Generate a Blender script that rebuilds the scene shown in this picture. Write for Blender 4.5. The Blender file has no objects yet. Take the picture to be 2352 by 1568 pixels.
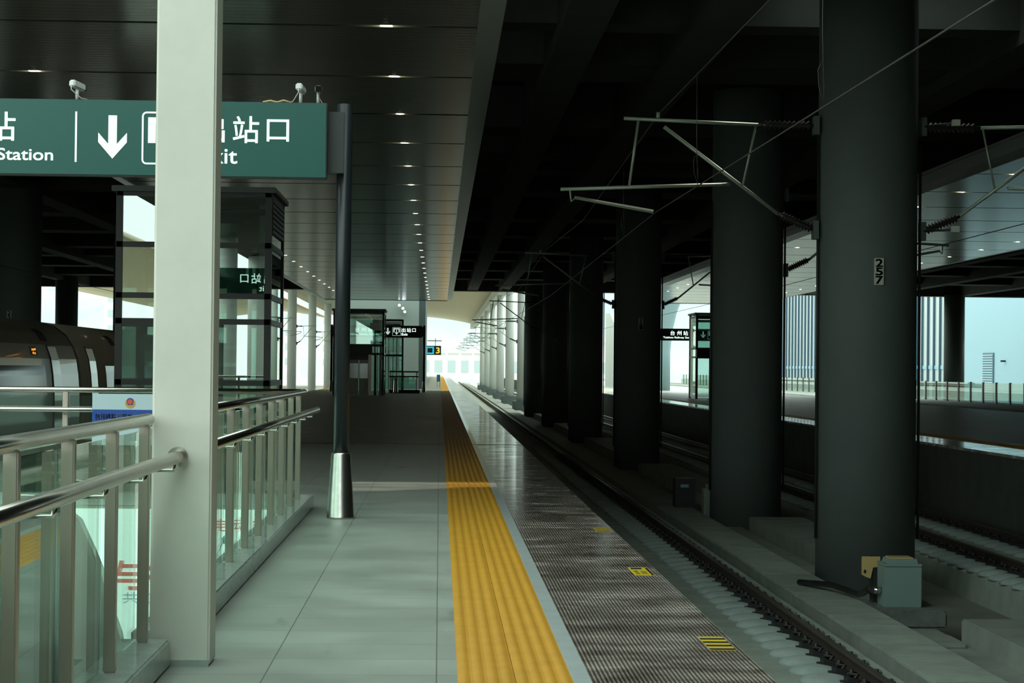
import bpy, bmesh, math, random
from mathutils import Vector, Matrix
random.seed(7)
scene = bpy.context.scene
COL = scene.collection

# ------------------------------------------------------------------ materials
MATS = {}
def mat(name, col, rough=.6, metal=0., spec=.5, var=0., vscale=3., bump=0., bscale=60., emit=None, estr=0., coat=0.):
    if name in MATS: return MATS[name]
    m = bpy.data.materials.new(name); m.use_nodes = True
    nt = m.node_tree; b = nt.nodes['Principled BSDF']
    b.inputs['Base Color'].default_value = (*col, 1)
    b.inputs['Roughness'].default_value = rough
    b.inputs['Metallic'].default_value = metal
    b.inputs['Specular IOR Level'].default_value = spec
    b.inputs['Coat Weight'].default_value = coat
    if emit:
        b.inputs['Emission Color'].default_value = (*emit, 1)
        b.inputs['Emission Strength'].default_value = estr
    if var > 0 or bump > 0:
        tc = nt.nodes.new('ShaderNodeNewGeometry')
        if var > 0:
            n = nt.nodes.new('ShaderNodeTexNoise'); n.inputs['Scale'].default_value = vscale
            n.inputs['Detail'].default_value = 5; n.inputs['Roughness'].default_value = .62
            nt.links.new(tc.outputs['Position'], n.inputs['Vector'])
            r = nt.nodes.new('ShaderNodeMapRange')
            r.inputs['From Min'].default_value = .3; r.inputs['From Max'].default_value = .7
            r.inputs['To Min'].default_value = 1 - var; r.inputs['To Max'].default_value = 1 + var
            nt.links.new(n.outputs['Fac'], r.inputs['Value'])
            mx = nt.nodes.new('ShaderNodeVectorMath'); mx.operation = 'MULTIPLY'
            mx.inputs[0].default_value = col
            nt.links.new(r.outputs['Result'], mx.inputs[1])
            nt.links.new(mx.outputs['Vector'], b.inputs['Base Color'])
        if bump > 0:
            n2 = nt.nodes.new('ShaderNodeTexNoise'); n2.inputs['Scale'].default_value = bscale
            n2.inputs['Detail'].default_value = 3
            nt.links.new(tc.outputs['Position'], n2.inputs['Vector'])
            bp = nt.nodes.new('ShaderNodeBump'); bp.inputs['Strength'].default_value = bump
            bp.inputs['Distance'].default_value = .01
            nt.links.new(n2.outputs['Fac'], bp.inputs['Height'])
            nt.links.new(bp.outputs['Normal'], b.inputs['Normal'])
    MATS[name] = m
    return m

def nodes_of(name, rough=.5, spec=.5, metal=0.):
    m = bpy.data.materials.new(name); m.use_nodes = True
    nt = m.node_tree; b = nt.nodes['Principled BSDF']
    b.inputs['Roughness'].default_value = rough; b.inputs['Specular IOR Level'].default_value = spec
    b.inputs['Metallic'].default_value = metal
    MATS[name] = m
    return m, nt, b

def glass(name, tint=(.86, .96, .92), f0=.06, rough=.0):
    m = bpy.data.materials.new(name); m.use_nodes = True
    nt = m.node_tree; nt.nodes.clear()
    o = nt.nodes.new('ShaderNodeOutputMaterial')
    t = nt.nodes.new('ShaderNodeBsdfTransparent'); t.inputs['Color'].default_value = (*tint, 1)
    g = nt.nodes.new('ShaderNodeBsdfGlossy'); g.inputs['Roughness'].default_value = rough
    g.inputs['Color'].default_value = (.95, 1, .97, 1)
    lw = nt.nodes.new('ShaderNodeLayerWeight'); lw.inputs['Blend'].default_value = .5
    p = nt.nodes.new('ShaderNodeMath'); p.operation = 'POWER'; p.inputs[1].default_value = 5
    k = nt.nodes.new('ShaderNodeMath'); k.operation = 'MULTIPLY_ADD'
    k.inputs[1].default_value = 1 - f0; k.inputs[2].default_value = f0
    mx = nt.nodes.new('ShaderNodeMixShader')
    L = nt.links.new
    L(lw.outputs['Facing'], p.inputs[0]); L(p.outputs[0], k.inputs[0]); L(k.outputs[0], mx.inputs[0])
    L(t.outputs[0], mx.inputs[1]); L(g.outputs[0], mx.inputs[2]); L(mx.outputs[0], o.inputs['Surface'])
    MATS[name] = m
    return m

def emis(name, col, s):
    m = bpy.data.materials.new(name); m.use_nodes = True
    nt = m.node_tree; nt.nodes.clear()
    o = nt.nodes.new('ShaderNodeOutputMaterial'); e = nt.nodes.new('ShaderNodeEmission')
    e.inputs['Color'].default_value = (*col, 1); e.inputs['Strength'].default_value = s
    nt.links.new(e.outputs[0], o.inputs['Surface']); MATS[name] = m
    return m

# ------------------------------------------------------------------ mesh builder
class MB:
    def __init__(s): s.v = []; s.f = []; s.sm = []
    def add(s, vs, fs, smooth=False):
        o = len(s.v); s.v += [tuple(p) for p in vs]
        for f in fs: s.f.append([i + o for i in f]); s.sm.append(smooth)
        return s
    def box(s, x0, x1, y0, y1, z0, z1):
        if x0 > x1: x0, x1 = x1, x0
        if y0 > y1: y0, y1 = y1, y0
        if z0 > z1: z0, z1 = z1, z0
        return s.add([(x0,y0,z0),(x1,y0,z0),(x1,y1,z0),(x0,y1,z0),(x0,y0,z1),(x1,y0,z1),(x1,y1,z1),(x0,y1,z1)],
              [(3,2,1,0),(4,5,6,7),(0,1,5,4),(1,2,6,5),(2,3,7,6),(3,0,4,7)])
    def tube(s, pts, r, n=10, caps=True, smooth=True):
        P = [Vector(p) for p in pts]; m = len(P)
        R = r if isinstance(r, (list, tuple)) else [r] * m
        d0 = (P[1] - P[0]).normalized()
        up = Vector((0,0,1)) if abs(d0.z) < .9 else Vector((1,0,0))
        a = d0.cross(up).normalized()
        vs = []
        for i in range(m):
            if i == 0: d = P[1]-P[0]
            elif i == m-1: d = P[-1]-P[-2]
            else: d = (P[i+1]-P[i]).normalized() + (P[i]-P[i-1]).normalized()
            d.normalize()
            a = (a - d * a.dot(d)).normalized(); b = d.cross(a)
            for k in range(n):
                t = 2*math.pi*k/n
                vs.append(P[i] + (a*math.cos(t) + b*math.sin(t)) * R[i])
        fs = [(i*n+k, i*n+(k+1)%n, (i+1)*n+(k+1)%n, (i+1)*n+k) for i in range(m-1) for k in range(n)]
        s.add(vs, fs, smooth)
        if caps:
            s.add(vs[:n], [tuple(range(n-1,-1,-1))]); s.add(vs[-n:], [tuple(range(n))])
        return s
    def lathe(s, prof, c=(0,0,0), n=24, smooth=True):
        vs = []
        for r, z in prof:
            for k in range(n):
                t = 2*math.pi*k/n; vs.append((c[0]+r*math.cos(t), c[1]+r*math.sin(t), c[2]+z))
        m = len(prof)
        s.add(vs, [(i*n+k, i*n+(k+1)%n, (i+1)*n+(k+1)%n, (i+1)*n+k) for i in range(m-1) for k in range(n)], smooth)
        s.add(vs[:n], [tuple(range(n-1,-1,-1))]); s.add(vs[-n:], [tuple(range(n))])
        return s
    def prism(s, poly, ax, a, b, smooth=False):
        n = len(poly)
        def P(p, t):
            u, w = p
            return {'x': (t,u,w), 'y': (u,t,w), 'z': (u,w,t)}[ax]
        vs = [P(p,a) for p in poly] + [P(p,b) for p in poly]
        s.add(vs, [tuple(range(n))[::-1], tuple(range(n,2*n))])
        s.add(vs, [(i,(i+1)%n,n+(i+1)%n,n+i) for i in range(n)], smooth)
        return s
    def text(s, body, x0, x1, z0, z1, y, bold=.012, depth=.004):
        '''lettering fitted into the rectangle x0..x1, z0..z1 on a plane facing -Y'''
        c = bpy.data.curves.new('t', 'FONT'); c.body = body; c.extrude = .01
        c.resolution_u = 4
        o = bpy.data.objects.new('t', c); COL.objects.link(o)
        dg = bpy.context.evaluated_depsgraph_get()
        me = bpy.data.meshes.new_from_object(o.evaluated_get(dg))
        V = [v.co.copy() for v in me.vertices]; F = [tuple(p.vertices) for p in me.polygons]
        bpy.data.objects.remove(o); bpy.data.curves.remove(c); bpy.data.meshes.remove(me)
        ax, bx = min(v.x for v in V), max(v.x for v in V); ay, by = min(v.y for v in V), max(v.y for v in V)
        k = (z1-z0)/(by-ay)
        kx = k if x1 is None else (x1-x0)/(bx-ax)
        b = bold*(z1-z0)
        for sx, sz in (((-1,-1),(1,-1),(1,1),(-1,1)) if bold else ((0,0),)):
            s.add([(x0+(v.x-ax)*kx + sx*b, y - (v.z+.01)/.02*depth, z0+(v.y-ay)*k + sz*b) for v in V], F)
        return s
    def build(s, name, m, parent=None, bevel=0., root=None, label=None, origin=None):
        me = bpy.data.meshes.new(name)
        if parent is not None:
            r = root or parent
            while r.parent: r = r.parent
            off = Vector(r.location)
        else:
            if origin: off = Vector(origin)
            else:
                xs=[p[0] for p in s.v]; ys=[p[1] for p in s.v]; zs=[p[2] for p in s.v]
                off = Vector(((min(xs)+max(xs))/2,(min(ys)+max(ys))/2,min(zs)))
        me.from_pydata([Vector(p)-off for p in s.v], [], s.f)
        for p, f in zip(me.polygons, s.sm): p.use_smooth = f
        bm = bmesh.new(); bm.from_mesh(me)
        bmesh.ops.remove_doubles(bm, verts=bm.verts, dist=1e-5)
        if bevel > 0:
            es = [e for e in bm.edges if len(e.link_faces)==2 and e.calc_face_angle(0) > .6]
            bmesh.ops.bevel(bm, geom=es, offset=bevel, segments=2, affect='EDGES', clamp_overlap=True)
        bmesh.ops.recalc_face_normals(bm, faces=bm.faces)
        bm.to_mesh(me); bm.free()
        me.materials.append(m)
        o = bpy.data.objects.new(name, me); COL.objects.link(o)
        if parent is not None: o.parent = parent
        else: o.location = off
        if label: o['label'] = label
        return o

def thing(name, label, cat, loc, group=None):
    o = bpy.data.objects.new(name, None); o.empty_display_size = .2
    o.location = loc; o['label'] = label; o['category'] = cat
    if group: o['group'] = group
    COL.objects.link(o); return o
def tag(o, label, cat, group=None):
    o['label'] = label; o['category'] = cat
    if group: o['group'] = group
    return o
def struct(o, label=None):
    o['kind'] = 'structure'
    if label: o['label'] = label
    return o
def copy_tree(o, parent=None):
    c = o.copy(); COL.objects.link(c)
    if parent is not None: c.parent = parent
    for ch in [x for x in o.children]: copy_tree(ch, c)
    return c
def B(*a): return MB().box(*a)
ORD = ['first','second','third','fourth','fifth','sixth','seventh','eighth','ninth','tenth','eleventh','twelfth',
 'thirteenth','fourteenth','fifteenth','sixteenth','seventeenth','eighteenth','nineteenth','twentieth','twenty-first',
 'twenty-second','twenty-third','twenty-fourth','twenty-fifth','twenty-sixth','twenty-seventh']

# ------------------------------------------------------------------ material list
def tile_material(name, c1, c2, joint, bw, bh, rough, var=.2):
    m, nt, b = nodes_of(name, rough, .32)
    L = nt.links.new
    g = nt.nodes.new('ShaderNodeNewGeometry')
    br = nt.nodes.new('ShaderNodeTexBrick')
    br.inputs['Color1'].default_value = (*c1,1); br.inputs['Color2'].default_value = (*c2,1)
    br.inputs['Mortar'].default_value = (*joint,1); br.inputs['Scale'].default_value = 1
    br.inputs['Mortar Size'].default_value = .004; br.inputs['Mortar Smooth'].default_value = .2
    br.inputs['Brick Width'].default_value = bw; br.inputs['Row Height'].default_value = bh
    br.offset = 0.; br.squash = 1.
    L(g.outputs['Position'], br.inputs['Vector'])
    n = nt.nodes.new('ShaderNodeTexNoise'); n.inputs['Scale'].default_value = 1.1; n.inputs['Detail'].default_value = 6
    L(g.outputs['Position'], n.inputs['Vector'])
    r = nt.nodes.new('ShaderNodeMapRange'); r.inputs['From Min'].default_value=.3; r.inputs['From Max'].default_value=.7
    r.inputs['To Min'].default_value=1-var; r.inputs['To Max'].default_value=1+var
    L(n.outputs['Fac'], r.inputs['Value'])
    # fine granite fleck
    n2 = nt.nodes.new('ShaderNodeTexNoise'); n2.inputs['Scale'].default_value = 160; n2.inputs['Detail'].default_value = 2
    L(g.outputs['Position'], n2.inputs['Vector'])
    r2 = nt.nodes.new('ShaderNodeMapRange'); r2.inputs['From Min'].default_value=.3; r2.inputs['From Max'].default_value=.7
    r2.inputs['To Min'].default_value=.9; r2.inputs['To Max'].default_value=1.1
    L(n2.outputs['Fac'], r2.inputs['Value'])
    mu = nt.nodes.new('ShaderNodeMath'); mu.operation='MULTIPLY'; L(r.outputs[0], mu.inputs[0]); L(r2.outputs[0], mu.inputs[1])
    # dark scuff marks
    n3 = nt.nodes.new('ShaderNodeTexNoise'); n3.inputs['Scale'].default_value = 1.; n3.inputs['Detail'].default_value = 4
    mp = nt.nodes.new('ShaderNodeMapping'); mp.inputs['Scale'].default_value = (2.6,.7,1); mp.inputs['Rotation'].default_value=(0,0,.5)
    L(g.outputs['Position'], mp.inputs['Vector']); L(mp.outputs[0], n3.inputs['Vector'])
    r3 = nt.nodes.new('ShaderNodeMapRange'); r3.inputs['From Min'].default_value=.66; r3.inputs['From Max'].default_value=.75
    r3.inputs['To Min'].default_value=1; r3.inputs['To Max'].default_value=.66
    L(n3.outputs['Fac'], r3.inputs['Value'])
    mu2 = nt.nodes.new('ShaderNodeMath'); mu2.operation='MULTIPLY'; L(mu.outputs[0], mu2.inputs[0]); L(r3.outputs[0], mu2.inputs[1])
    vm = nt.nodes.new('ShaderNodeVectorMath'); vm.operation='MULTIPLY'
    L(br.outputs['Color'], vm.inputs[0]); L(mu2.outputs[0], vm.inputs[1]); L(vm.outputs[0], b.inputs['Base Color'])
    rr = nt.nodes.new('ShaderNodeMapRange'); rr.inputs['From Min'].default_value=.3; rr.inputs['From Max'].default_value=.7
    rr.inputs['To Min'].default_value=rough-.08; rr.inputs['To Max'].default_value=rough+.1
    L(n.outputs['Fac'], rr.inputs['Value']); L(rr.outputs[0], b.inputs['Roughness'])
    return m

M_floor = tile_material('granite_paving', (.30,.335,.295), (.32,.36,.315), (.14,.15,.135), .9, .6, .42, .12)

def groove_material():
    m, nt, b = nodes_of('grooved_granite', .34); b.inputs['Coat Weight'].default_value=.38; b.inputs['Coat Roughness'].default_value=.08; b.inputs['Coat IOR'].default_value=1.5
    L = nt.links.new
    g = nt.nodes.new('ShaderNodeNewGeometry'); sp = nt.nodes.new('ShaderNodeSeparateXYZ'); L(g.outputs['Position'], sp.inputs[0])
    s1 = nt.nodes.new('ShaderNodeMath'); s1.operation='MULTIPLY'; s1.inputs[1].default_value = 2*math.pi/.0235
    L(sp.outputs['X'], s1.inputs[0])
    s2 = nt.nodes.new('ShaderNodeMath'); s2.operation='SINE'; L(s1.outputs[0], s2.inputs[0])
    r = nt.nodes.new('ShaderNodeMapRange'); r.inputs['From Min'].default_value=-.3; r.inputs['From Max'].default_value=.5
    L(s2.outputs[0], r.inputs['Value'])
    n = nt.nodes.new('ShaderNodeTexNoise'); n.inputs['Scale'].default_value = 1.6; n.inputs['Detail'].default_value = 6; n.inputs['Roughness'].default_value=.65
    mp = nt.nodes.new('ShaderNodeMapping'); mp.inputs['Scale'].default_value=(.8,1.2,1); L(g.outputs['Position'], mp.inputs['Vector']); L(mp.outputs[0], n.inputs['Vector'])
    dirt = nt.nodes.new('ShaderNodeMapRange'); dirt.inputs['From Min'].default_value=.36; dirt.inputs['From Max'].default_value=.66; L(n.outputs['Fac'], dirt.inputs['Value'])
    dark = nt.nodes.new('ShaderNodeMix'); dark.data_type='RGBA'; dark.inputs['A'].default_value=(.06,.047,.037,1); dark.inputs['B'].default_value=(.18,.15,.125,1)
    lite = nt.nodes.new('ShaderNodeMix'); lite.data_type='RGBA'; lite.inputs['A'].default_value=(.25,.21,.175,1); lite.inputs['B'].default_value=(.64,.58,.51,1)
    L(dirt.outputs[0], dark.inputs['Factor']); L(dirt.outputs[0], lite.inputs['Factor'])
    mx = nt.nodes.new('ShaderNodeMix'); mx.data_type='RGBA'
    L(r.outputs[0], mx.inputs['Factor']); L(dark.outputs['Result'], mx.inputs['A']); L(lite.outputs['Result'], mx.inputs['B'])
    L(mx.outputs['Result'], b.inputs['Base Color'])
    # slab joints across the strip
    bp = nt.nodes.new('ShaderNodeBump'); bp.inputs['Strength'].default_value=.06; bp.inputs['Distance'].default_value=.002
    L(s2.outputs[0], bp.inputs['Height'])
    L(bp.outputs[0], b.inputs['Normal'])
    rr = nt.nodes.new('ShaderNodeMapRange'); rr.inputs['To Min'].default_value=.10; rr.inputs['To Max'].default_value=.30
    L(dirt.outputs[0], rr.inputs['Value']); L(rr.outputs[0], b.inputs['Roughness'])
    return m
M_groove = groove_material()

M_yellow = mat('yellow_tactile', (.58,.29,.018), .5, var=.1, vscale=4)
M_whiteline = mat('white_line_paint', (.55,.63,.62), .3, var=.1, vscale=5, coat=.5)
M_concrete = mat('concrete', (.22,.25,.215), .85, var=.18, vscale=1.5, bump=.2, bscale=25)
M_slabconc = mat('track_slab_concrete', (.29,.34,.285), .85, var=.2, vscale=1.8, bump=.25, bscale=20)
M_seat = mat('rail_seat_concrete', (.30,.37,.345), .8, var=.15, vscale=6)
M_colpaint = mat('column_paint', (.092,.113,.104), .75, var=.08, vscale=1.2)
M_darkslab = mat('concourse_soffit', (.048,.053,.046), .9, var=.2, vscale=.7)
M_white = mat('white_column_paint', (.76,.78,.70), .55, var=.05, vscale=2.5)
M_steel = mat('brushed_steel', (.62,.60,.54), .22, metal=1., var=.08, vscale=5)
M_steelpost = mat('post_steel', (.56,.51,.44), .38, metal=1.)
M_curb = mat('polished_granite_curb', (.40,.46,.43), .14, spec=.6, var=.12, vscale=9)
M_pole = mat('dark_pole_paint', (.016,.022,.026), .35)
M_flare = mat('flared_base_steel', (.58,.57,.53), .3, metal=1., var=.12, vscale=9)
M_green = mat('green_sign_panel', (.006,.088,.073), .25, spec=.5)
M_greenback = mat('sign_case', (.03,.04,.038), .4)
M_letter = mat('backlit_white_letter', (.7,.8,.76), .4, emit=(.78,1,.92), estr=.45)
M_black = mat('black_metal', (.018,.021,.02), .45)
M_elevframe = mat('dark_lift_frame', (.024,.030,.028), .4)
M_capgrey = mat('lift_cap_grey', (.09,.12,.115), .45)
M_camwhite = mat('camera_white', (.6,.63,.6), .4)
M_camblack = mat('camera_glass_black', (.008,.008,.009), .1)
M_cable = mat('pale_cable', (.45,.45,.4), .6)
M_ceilmetal = None
M_rail = mat('rail_steel', (.055,.040,.032), .55, metal=.3, var=.2, vscale=12)
M_railhead = mat('rail_head', (.14,.12,.10), .4, metal=.7)
M_clip = mat('rail_clip_black', (.02,.022,.022), .6)
M_galv = mat('galvanised_tube', (.36,.42,.34), .45, metal=.5)
M_insul = mat('brown_insulator', (.025,.02,.017), .35)
M_wire = mat('copper_wire', (.09,.085,.07), .5, metal=.6)
M_plate = mat('number_plate', (.50,.53,.46), .5)
M_digit = mat('stencil_black', (.012,.012,.012), .6)
M_hazy = mat('sticker_yellow', (.62,.46,.02), .45)
M_hazb = mat('sticker_black', (.012,.012,.012), .5)
M_cab = mat('cabinet_grey_green', (.17,.25,.23), .45)
M_brk = mat('yellow_bracket', (.45,.34,.13), .5)
M_rubber = mat('black_hose', (.012,.012,.012), .5)
M_train = mat('train_white_paint', (.80,.82,.68), .22, coat=.3)
M_trainwin = mat('train_dark_glass', (.006,.008,.008), .08, spec=.25)
M_trainseal = mat('train_gangway', (.012,.012,.012), .6)
M_traindoor = mat('train_door', (.5,.51,.47), .12, metal=.7)
M_led = emis('orange_led', (1,.28,.02), 1.6)
M_lens = emis('downlight_lens', (1,.87,.58), 20.)
M_ring = mat('downlight_ring', (.5,.45,.36), .25, metal=.9)
M_lightbox = None
M_red = mat('poster_red', (.62,.16,.12), .6, emit=(.85,.33,.27), estr=.45)
M_slate = mat('poster_slate', (.22,.34,.44), .6, emit=(.36,.52,.60), estr=.4)
M_poster = mat('backlit_poster', (.6,.75,.7), .5, emit=(.74,1,.92), estr=1.45)
M_navy = mat('notice_blue', (.012,.075,.36), .5)
M_noticewhite = mat('notice_white', (.52,.68,.72), .4)
M_gold = mat('emblem_gold', (.62,.36,.09), .5)
M_emred = mat('emblem_red', (.68,.10,.04), .5)
M_empurple = mat('emblem_purple', (.09,.06,.32), .5)
M_cream = mat('cream_roof_soffit', (.66,.60,.45), .8)
M_pale = mat('pale_outdoor_concrete', (.62,.64,.60), .85)
M_palecol = mat('pale_outdoor_column', (.60,.64,.60), .8)
M_wallgreen = mat('pale_green_wall', (.40,.48,.44), .8)
M_bluewall = mat('light_blue_wall_panel', (.36,.55,.64), .6)
M_bluefin = mat('deep_blue_fin', (.045,.10,.15), .5)
M_facglass = mat('facade_glazing', (.66,.72,.72), .25, spec=.7)
M_louver = mat('grey_louver', (.10,.17,.20), .5)
M_mount = mat('hazy_mountain', (.36,.44,.455), 1., var=.14, vscale=.02)  # distance haze is put into this pale base colour
M_tree = mat('tree', (.25,.36,.28), 1.)
M_block = mat('pale_block', (.7,.72,.70), .9)
M_blockwin = mat('block_window', (.42,.5,.52), .5)
M_glassrail = glass('balustrade_glass', (.82,.94,.88), .10)
M_glasslift = glass('lift_glass', (.62,.74,.70), .34)
M_glassfar = glass('lift_glass_clear', (.70,.82,.78), .14)
M_esc = mat('escalator_side', (.03,.045,.035), .3)
M_cyan = emis('cyan_display', (.02,.62,.85), .9)
M_amber = emis('amber_display', (1,.72,.08), .9)
M_flood = emis('flood_lamp', (.8,.9,1), 9.)
M_terr = mat('ballast_ground', (.50,.49,.42), .95, var=.2, vscale=.3)
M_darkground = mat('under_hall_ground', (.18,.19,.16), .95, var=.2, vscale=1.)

def ceiling_material():
    m, nt, b = nodes_of('ribbed_aluminium', .19, .3, .55)
    L = nt.links.new
    b.inputs['Base Color'].default_value = (.17,.185,.165,1)
    g = nt.nodes.new('ShaderNodeNewGeometry'); sp = nt.nodes.new('ShaderNodeSeparateXYZ'); L(g.outputs['Position'], sp.inputs[0])
    s1 = nt.nodes.new('ShaderNodeMath'); s1.operation='MULTIPLY'; s1.inputs[1].default_value=2*math.pi/.26; L(sp.outputs['Y'], s1.inputs[0])
    s2 = nt.nodes.new('ShaderNodeMath'); s2.operation='SINE'; L(s1.outputs[0], s2.inputs[0])
    r = nt.nodes.new('ShaderNodeMapRange'); r.inputs['From Min'].default_value=-.92; r.inputs['From Max'].default_value=-.55; L(s2.outputs[0], r.inputs['Value'])
    # board to board tone
    fl = nt.nodes.new('ShaderNodeMath'); fl.operation='MULTIPLY'; fl.inputs[1].default_value=1/.26; L(sp.outputs['Y'], fl.inputs[0])
    f2 = nt.nodes.new('ShaderNodeMath'); f2.operation='FLOOR'; L(fl.outputs[0], f2.inputs[0])
    wn = nt.nodes.new('ShaderNodeTexWhiteNoise'); wn.noise_dimensions='1D'; L(f2.outputs[0], wn.inputs['W'])
    r2 = nt.nodes.new('ShaderNodeMapRange'); r2.inputs['To Min'].default_value=.78; r2.inputs['To Max'].default_value=1.22; L(wn.outputs['Value'], r2.inputs['Value'])
    r3 = nt.nodes.new('ShaderNodeMapRange'); r3.inputs['To Min'].default_value=.12; r3.inputs['To Max'].default_value=1; L(r.outputs[0], r3.inputs['Value'])
    mu = nt.nodes.new('ShaderNodeMath'); mu.operation='MULTIPLY'; L(r2.outputs[0], mu.inputs[0]); L(r3.outputs[0], mu.inputs[1])
    vm = nt.nodes.new('ShaderNodeVectorMath'); vm.operation='MULTIPLY'; vm.inputs[0].default_value=(.13,.145,.125); L(mu.outputs[0], vm.inputs[1])
    L(vm.outputs[0], b.inputs['Base Color'])
    bp = nt.nodes.new('ShaderNodeBump'); bp.inputs['Strength'].default_value=.06; bp.inputs['Distance'].default_value=.01
    L(r.outputs[0], bp.inputs['Height']); L(bp.outputs[0], b.inputs['Normal'])
    return m
M_ceilmetal = ceiling_material()
M_fascia = mat('canopy_fascia_metal', (.50,.54,.51), .3, metal=.25)

# ------------------------------------------------------------------ key dimensions (metres)
ZR = -1.25            # top of rail
ZG = -1.9             # ground
YE = 150.             # far end of the concourse above the tracks
YN = 23.              # near end of the canopy and the slab above the platform
ZC = 6.56             # canopy ceiling
ZS = 7.24             # underside of the slab beams
MOD = 5.14

# ------------------------------------------------------------------ ground and platforms
g = MB()
g.box(-60,-8.0,-60,YE+2,ZG-.3,ZG); g.box(-1.6,60,-60,YE+2,ZG-.3,ZG)
g.box(-8.0,-1.6,-60,2.9,ZG-.3,ZG); g.box(-8.0,-1.6,23.75,YE+2,ZG-.3,ZG)
struct(g.build('ground', M_darkground), 'dark ground beneath the tracks under the hall')
struct(B(-400,400,YE+2.01,900,ZG-.35,ZG-.02).build('ground', M_terr), 'pale open ground beyond the hall')
struct(B(-300,60,-400,-60.1,ZG-.35,ZG-.02).build('ground', M_terr), 'open ground behind the near end of the platform')

f = MB()
f.box(-7.95,-7.8,3,23.6,ZG,0) if False else None
f.box(-7.98,.11,-60,3,ZG,0); f.box(-7.98,.11,23.6,450,ZG,0)
f.box(-1.69,.11,3,23.6,ZG,0); f.box(-7.98,-7.8,3,23.6,ZG,0)
struct(f.build('floor', M_floor), 'grey green granite paving of the near platform')
def ribs(x0, x1, ya, yb, z0=0.):
    """tactile paving: two 0.3 m tiles side by side with four rounded bars each"""
    m = MB(); n = round((x1-x0)/.3)
    for t in range(n):
        a = x0 + t*.3 + (.003 if t else 0); b = x0+(t+1)*.3
        w = (b-a)/4
        prof = [(a, ZG), (a, z0)]
        for k in range(4):
            c = a + w*(k+.5)
            prof += [(c+w*(q/10-.5)*.98, z0+.008*(.5-.5*math.cos(2*math.pi*q/10))**.7) for q in range(1,10)]
        prof += [(b, z0), (b, ZG)]
        m.prism(prof, 'y', ya, yb)
    return m
def platform_edges(xedge, s, ya, yb, tagname):
    """strips seen from the edge inwards: grooved granite 0.95, white line 0.09, tactile 0.6"""
    e = xedge
    a, b = sorted((e, e-s*.965)); struct(B(a,b,ya,yb,-.06,0).build('granite_edge_strip', M_groove), 'grooved granite edge strip of the '+tagname)
    a, b = sorted((e-s*.02, e-s*.965)); struct(B(a,b,ya,yb,ZG,-.061).build('wall_platform', mat('dark_concrete',(.085,.095,.08),.9,var=.2,vscale=1.5)), 'concrete side wall of the '+tagname)  # side walls use a darker, mottled concrete tone
    a, b = sorted((e-s*.965, e-s*1.06)); struct(B(a,b,ya,yb,ZG,.002).build('white_line', M_whiteline), 'white safety line along the '+tagname)
    a, b = sorted((e-s*1.06, e-s*1.66)); struct(ribs(a,b,ya,yb).build('tactile_paving', M_yellow), 'yellow tactile paving along the '+tagname)
platform_edges(1.77, 1, -40, 450, 'near platform, right edge')
platform_edges(-9.64, -1, -40, 450, 'near platform, left edge')
f = MB(); f.box(13.06,24.5,-20,450,ZG,0)
struct(f.build('floor', M_floor), 'dim paving of the opposite platform')
platform_edges(11.4, -1, -20, 450, 'opposite platform')
struct(B(31.,38.,60,450,ZG,-.33).build('floor', M_concrete), 'floor of the farthest platform')
struct(B(.12,13,43.2,43.26,0.0021,.004).build('trim_1', M_black) if False else B(-7.9,1.765,43.5,43.53,.0005,.0062).build('trim_1', M_black), 'dark expansion joint across the platform')

# ------------------------------------------------------------------ stairwell, curb, stairs, escalator
w = MB()
w.box(-7.95,-7.82,2.9,23.72,-6.2,0-.01); w.box(-1.68,-1.62,2.9,23.72,-6.2,ZG); w.box(-7.82,-1.68,2.8,2.98,-6.2,-.01); w.box(-7.82,-1.68,23.62,23.74,-6.2,ZG)
w.box(-7.95,-1.62,2.8,23.74,-6.4,-6.2)
struct(w.build('wall_stairwell', M_wallgreen), 'walls of the stairwell going down through the platform')
def curb(x0,x1,y0,y1,name):
    return struct(B(x0,x1,y0,y1,0.,.15).build('stair_curb', M_curb, bevel=.012), name)
curb(-1.69,-1.43,3.0,11.06,'polished granite curb in front of the white column')
curb(-1.69,-1.43,11.39,23.62,'polished granite curb behind the white column')
curb(-7.8,-1.69,23.6,23.86,'polished granite curb at the far end of the stairwell')
st = MB()
for k in range(26):
    y0 = 6 + k*.62; z1 = -.16*(k+1)*1.0
    st.box(-7.8,-3.4,y0,y0+.62,z1-.5,z1)
struct(st.build('stairs', M_concrete), 'stairs descending from the platform')

# escalator with a rounded balustrade, right beside the curb
esc = thing('escalator','escalator with dark rounded balustrade going down beside the near railing','escalator',(-2.4,8.,-1.))
top = [(4.,.89),(10.2,.89),(10.75,.84),(11.3,.72),(11.75,.52),(12.,.40),(12.25,.2),(12.7,0-.04),(13.3,-.6),(14.5,-1.75),(17.,-3.6),(20.,-5.6)]
prof = top + [(20.,-6.1),(4.,-6.1)]
for i,x in enumerate((-1.98,-3.2)):
    MB().prism(prof,'x',x-.05,x+.05).build('balustrade', M_esc, esc)
    MB().tube([(x,y,z+.02) for y,z in top], .045, 8).build('handrail', M_rubber, esc)
stp = MB()
for k in range(22):
    y0 = 10.6+k*.42; z = -.05-.26*k
    if z < -5.9: break
    stp.box(-3.15,-2.03,y0,y0+.42,z-.25,z)
stp.box(-3.15,-2.03,4,10.6,-.3,-.03)
stp.build('steps', M_black, esc)

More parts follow.
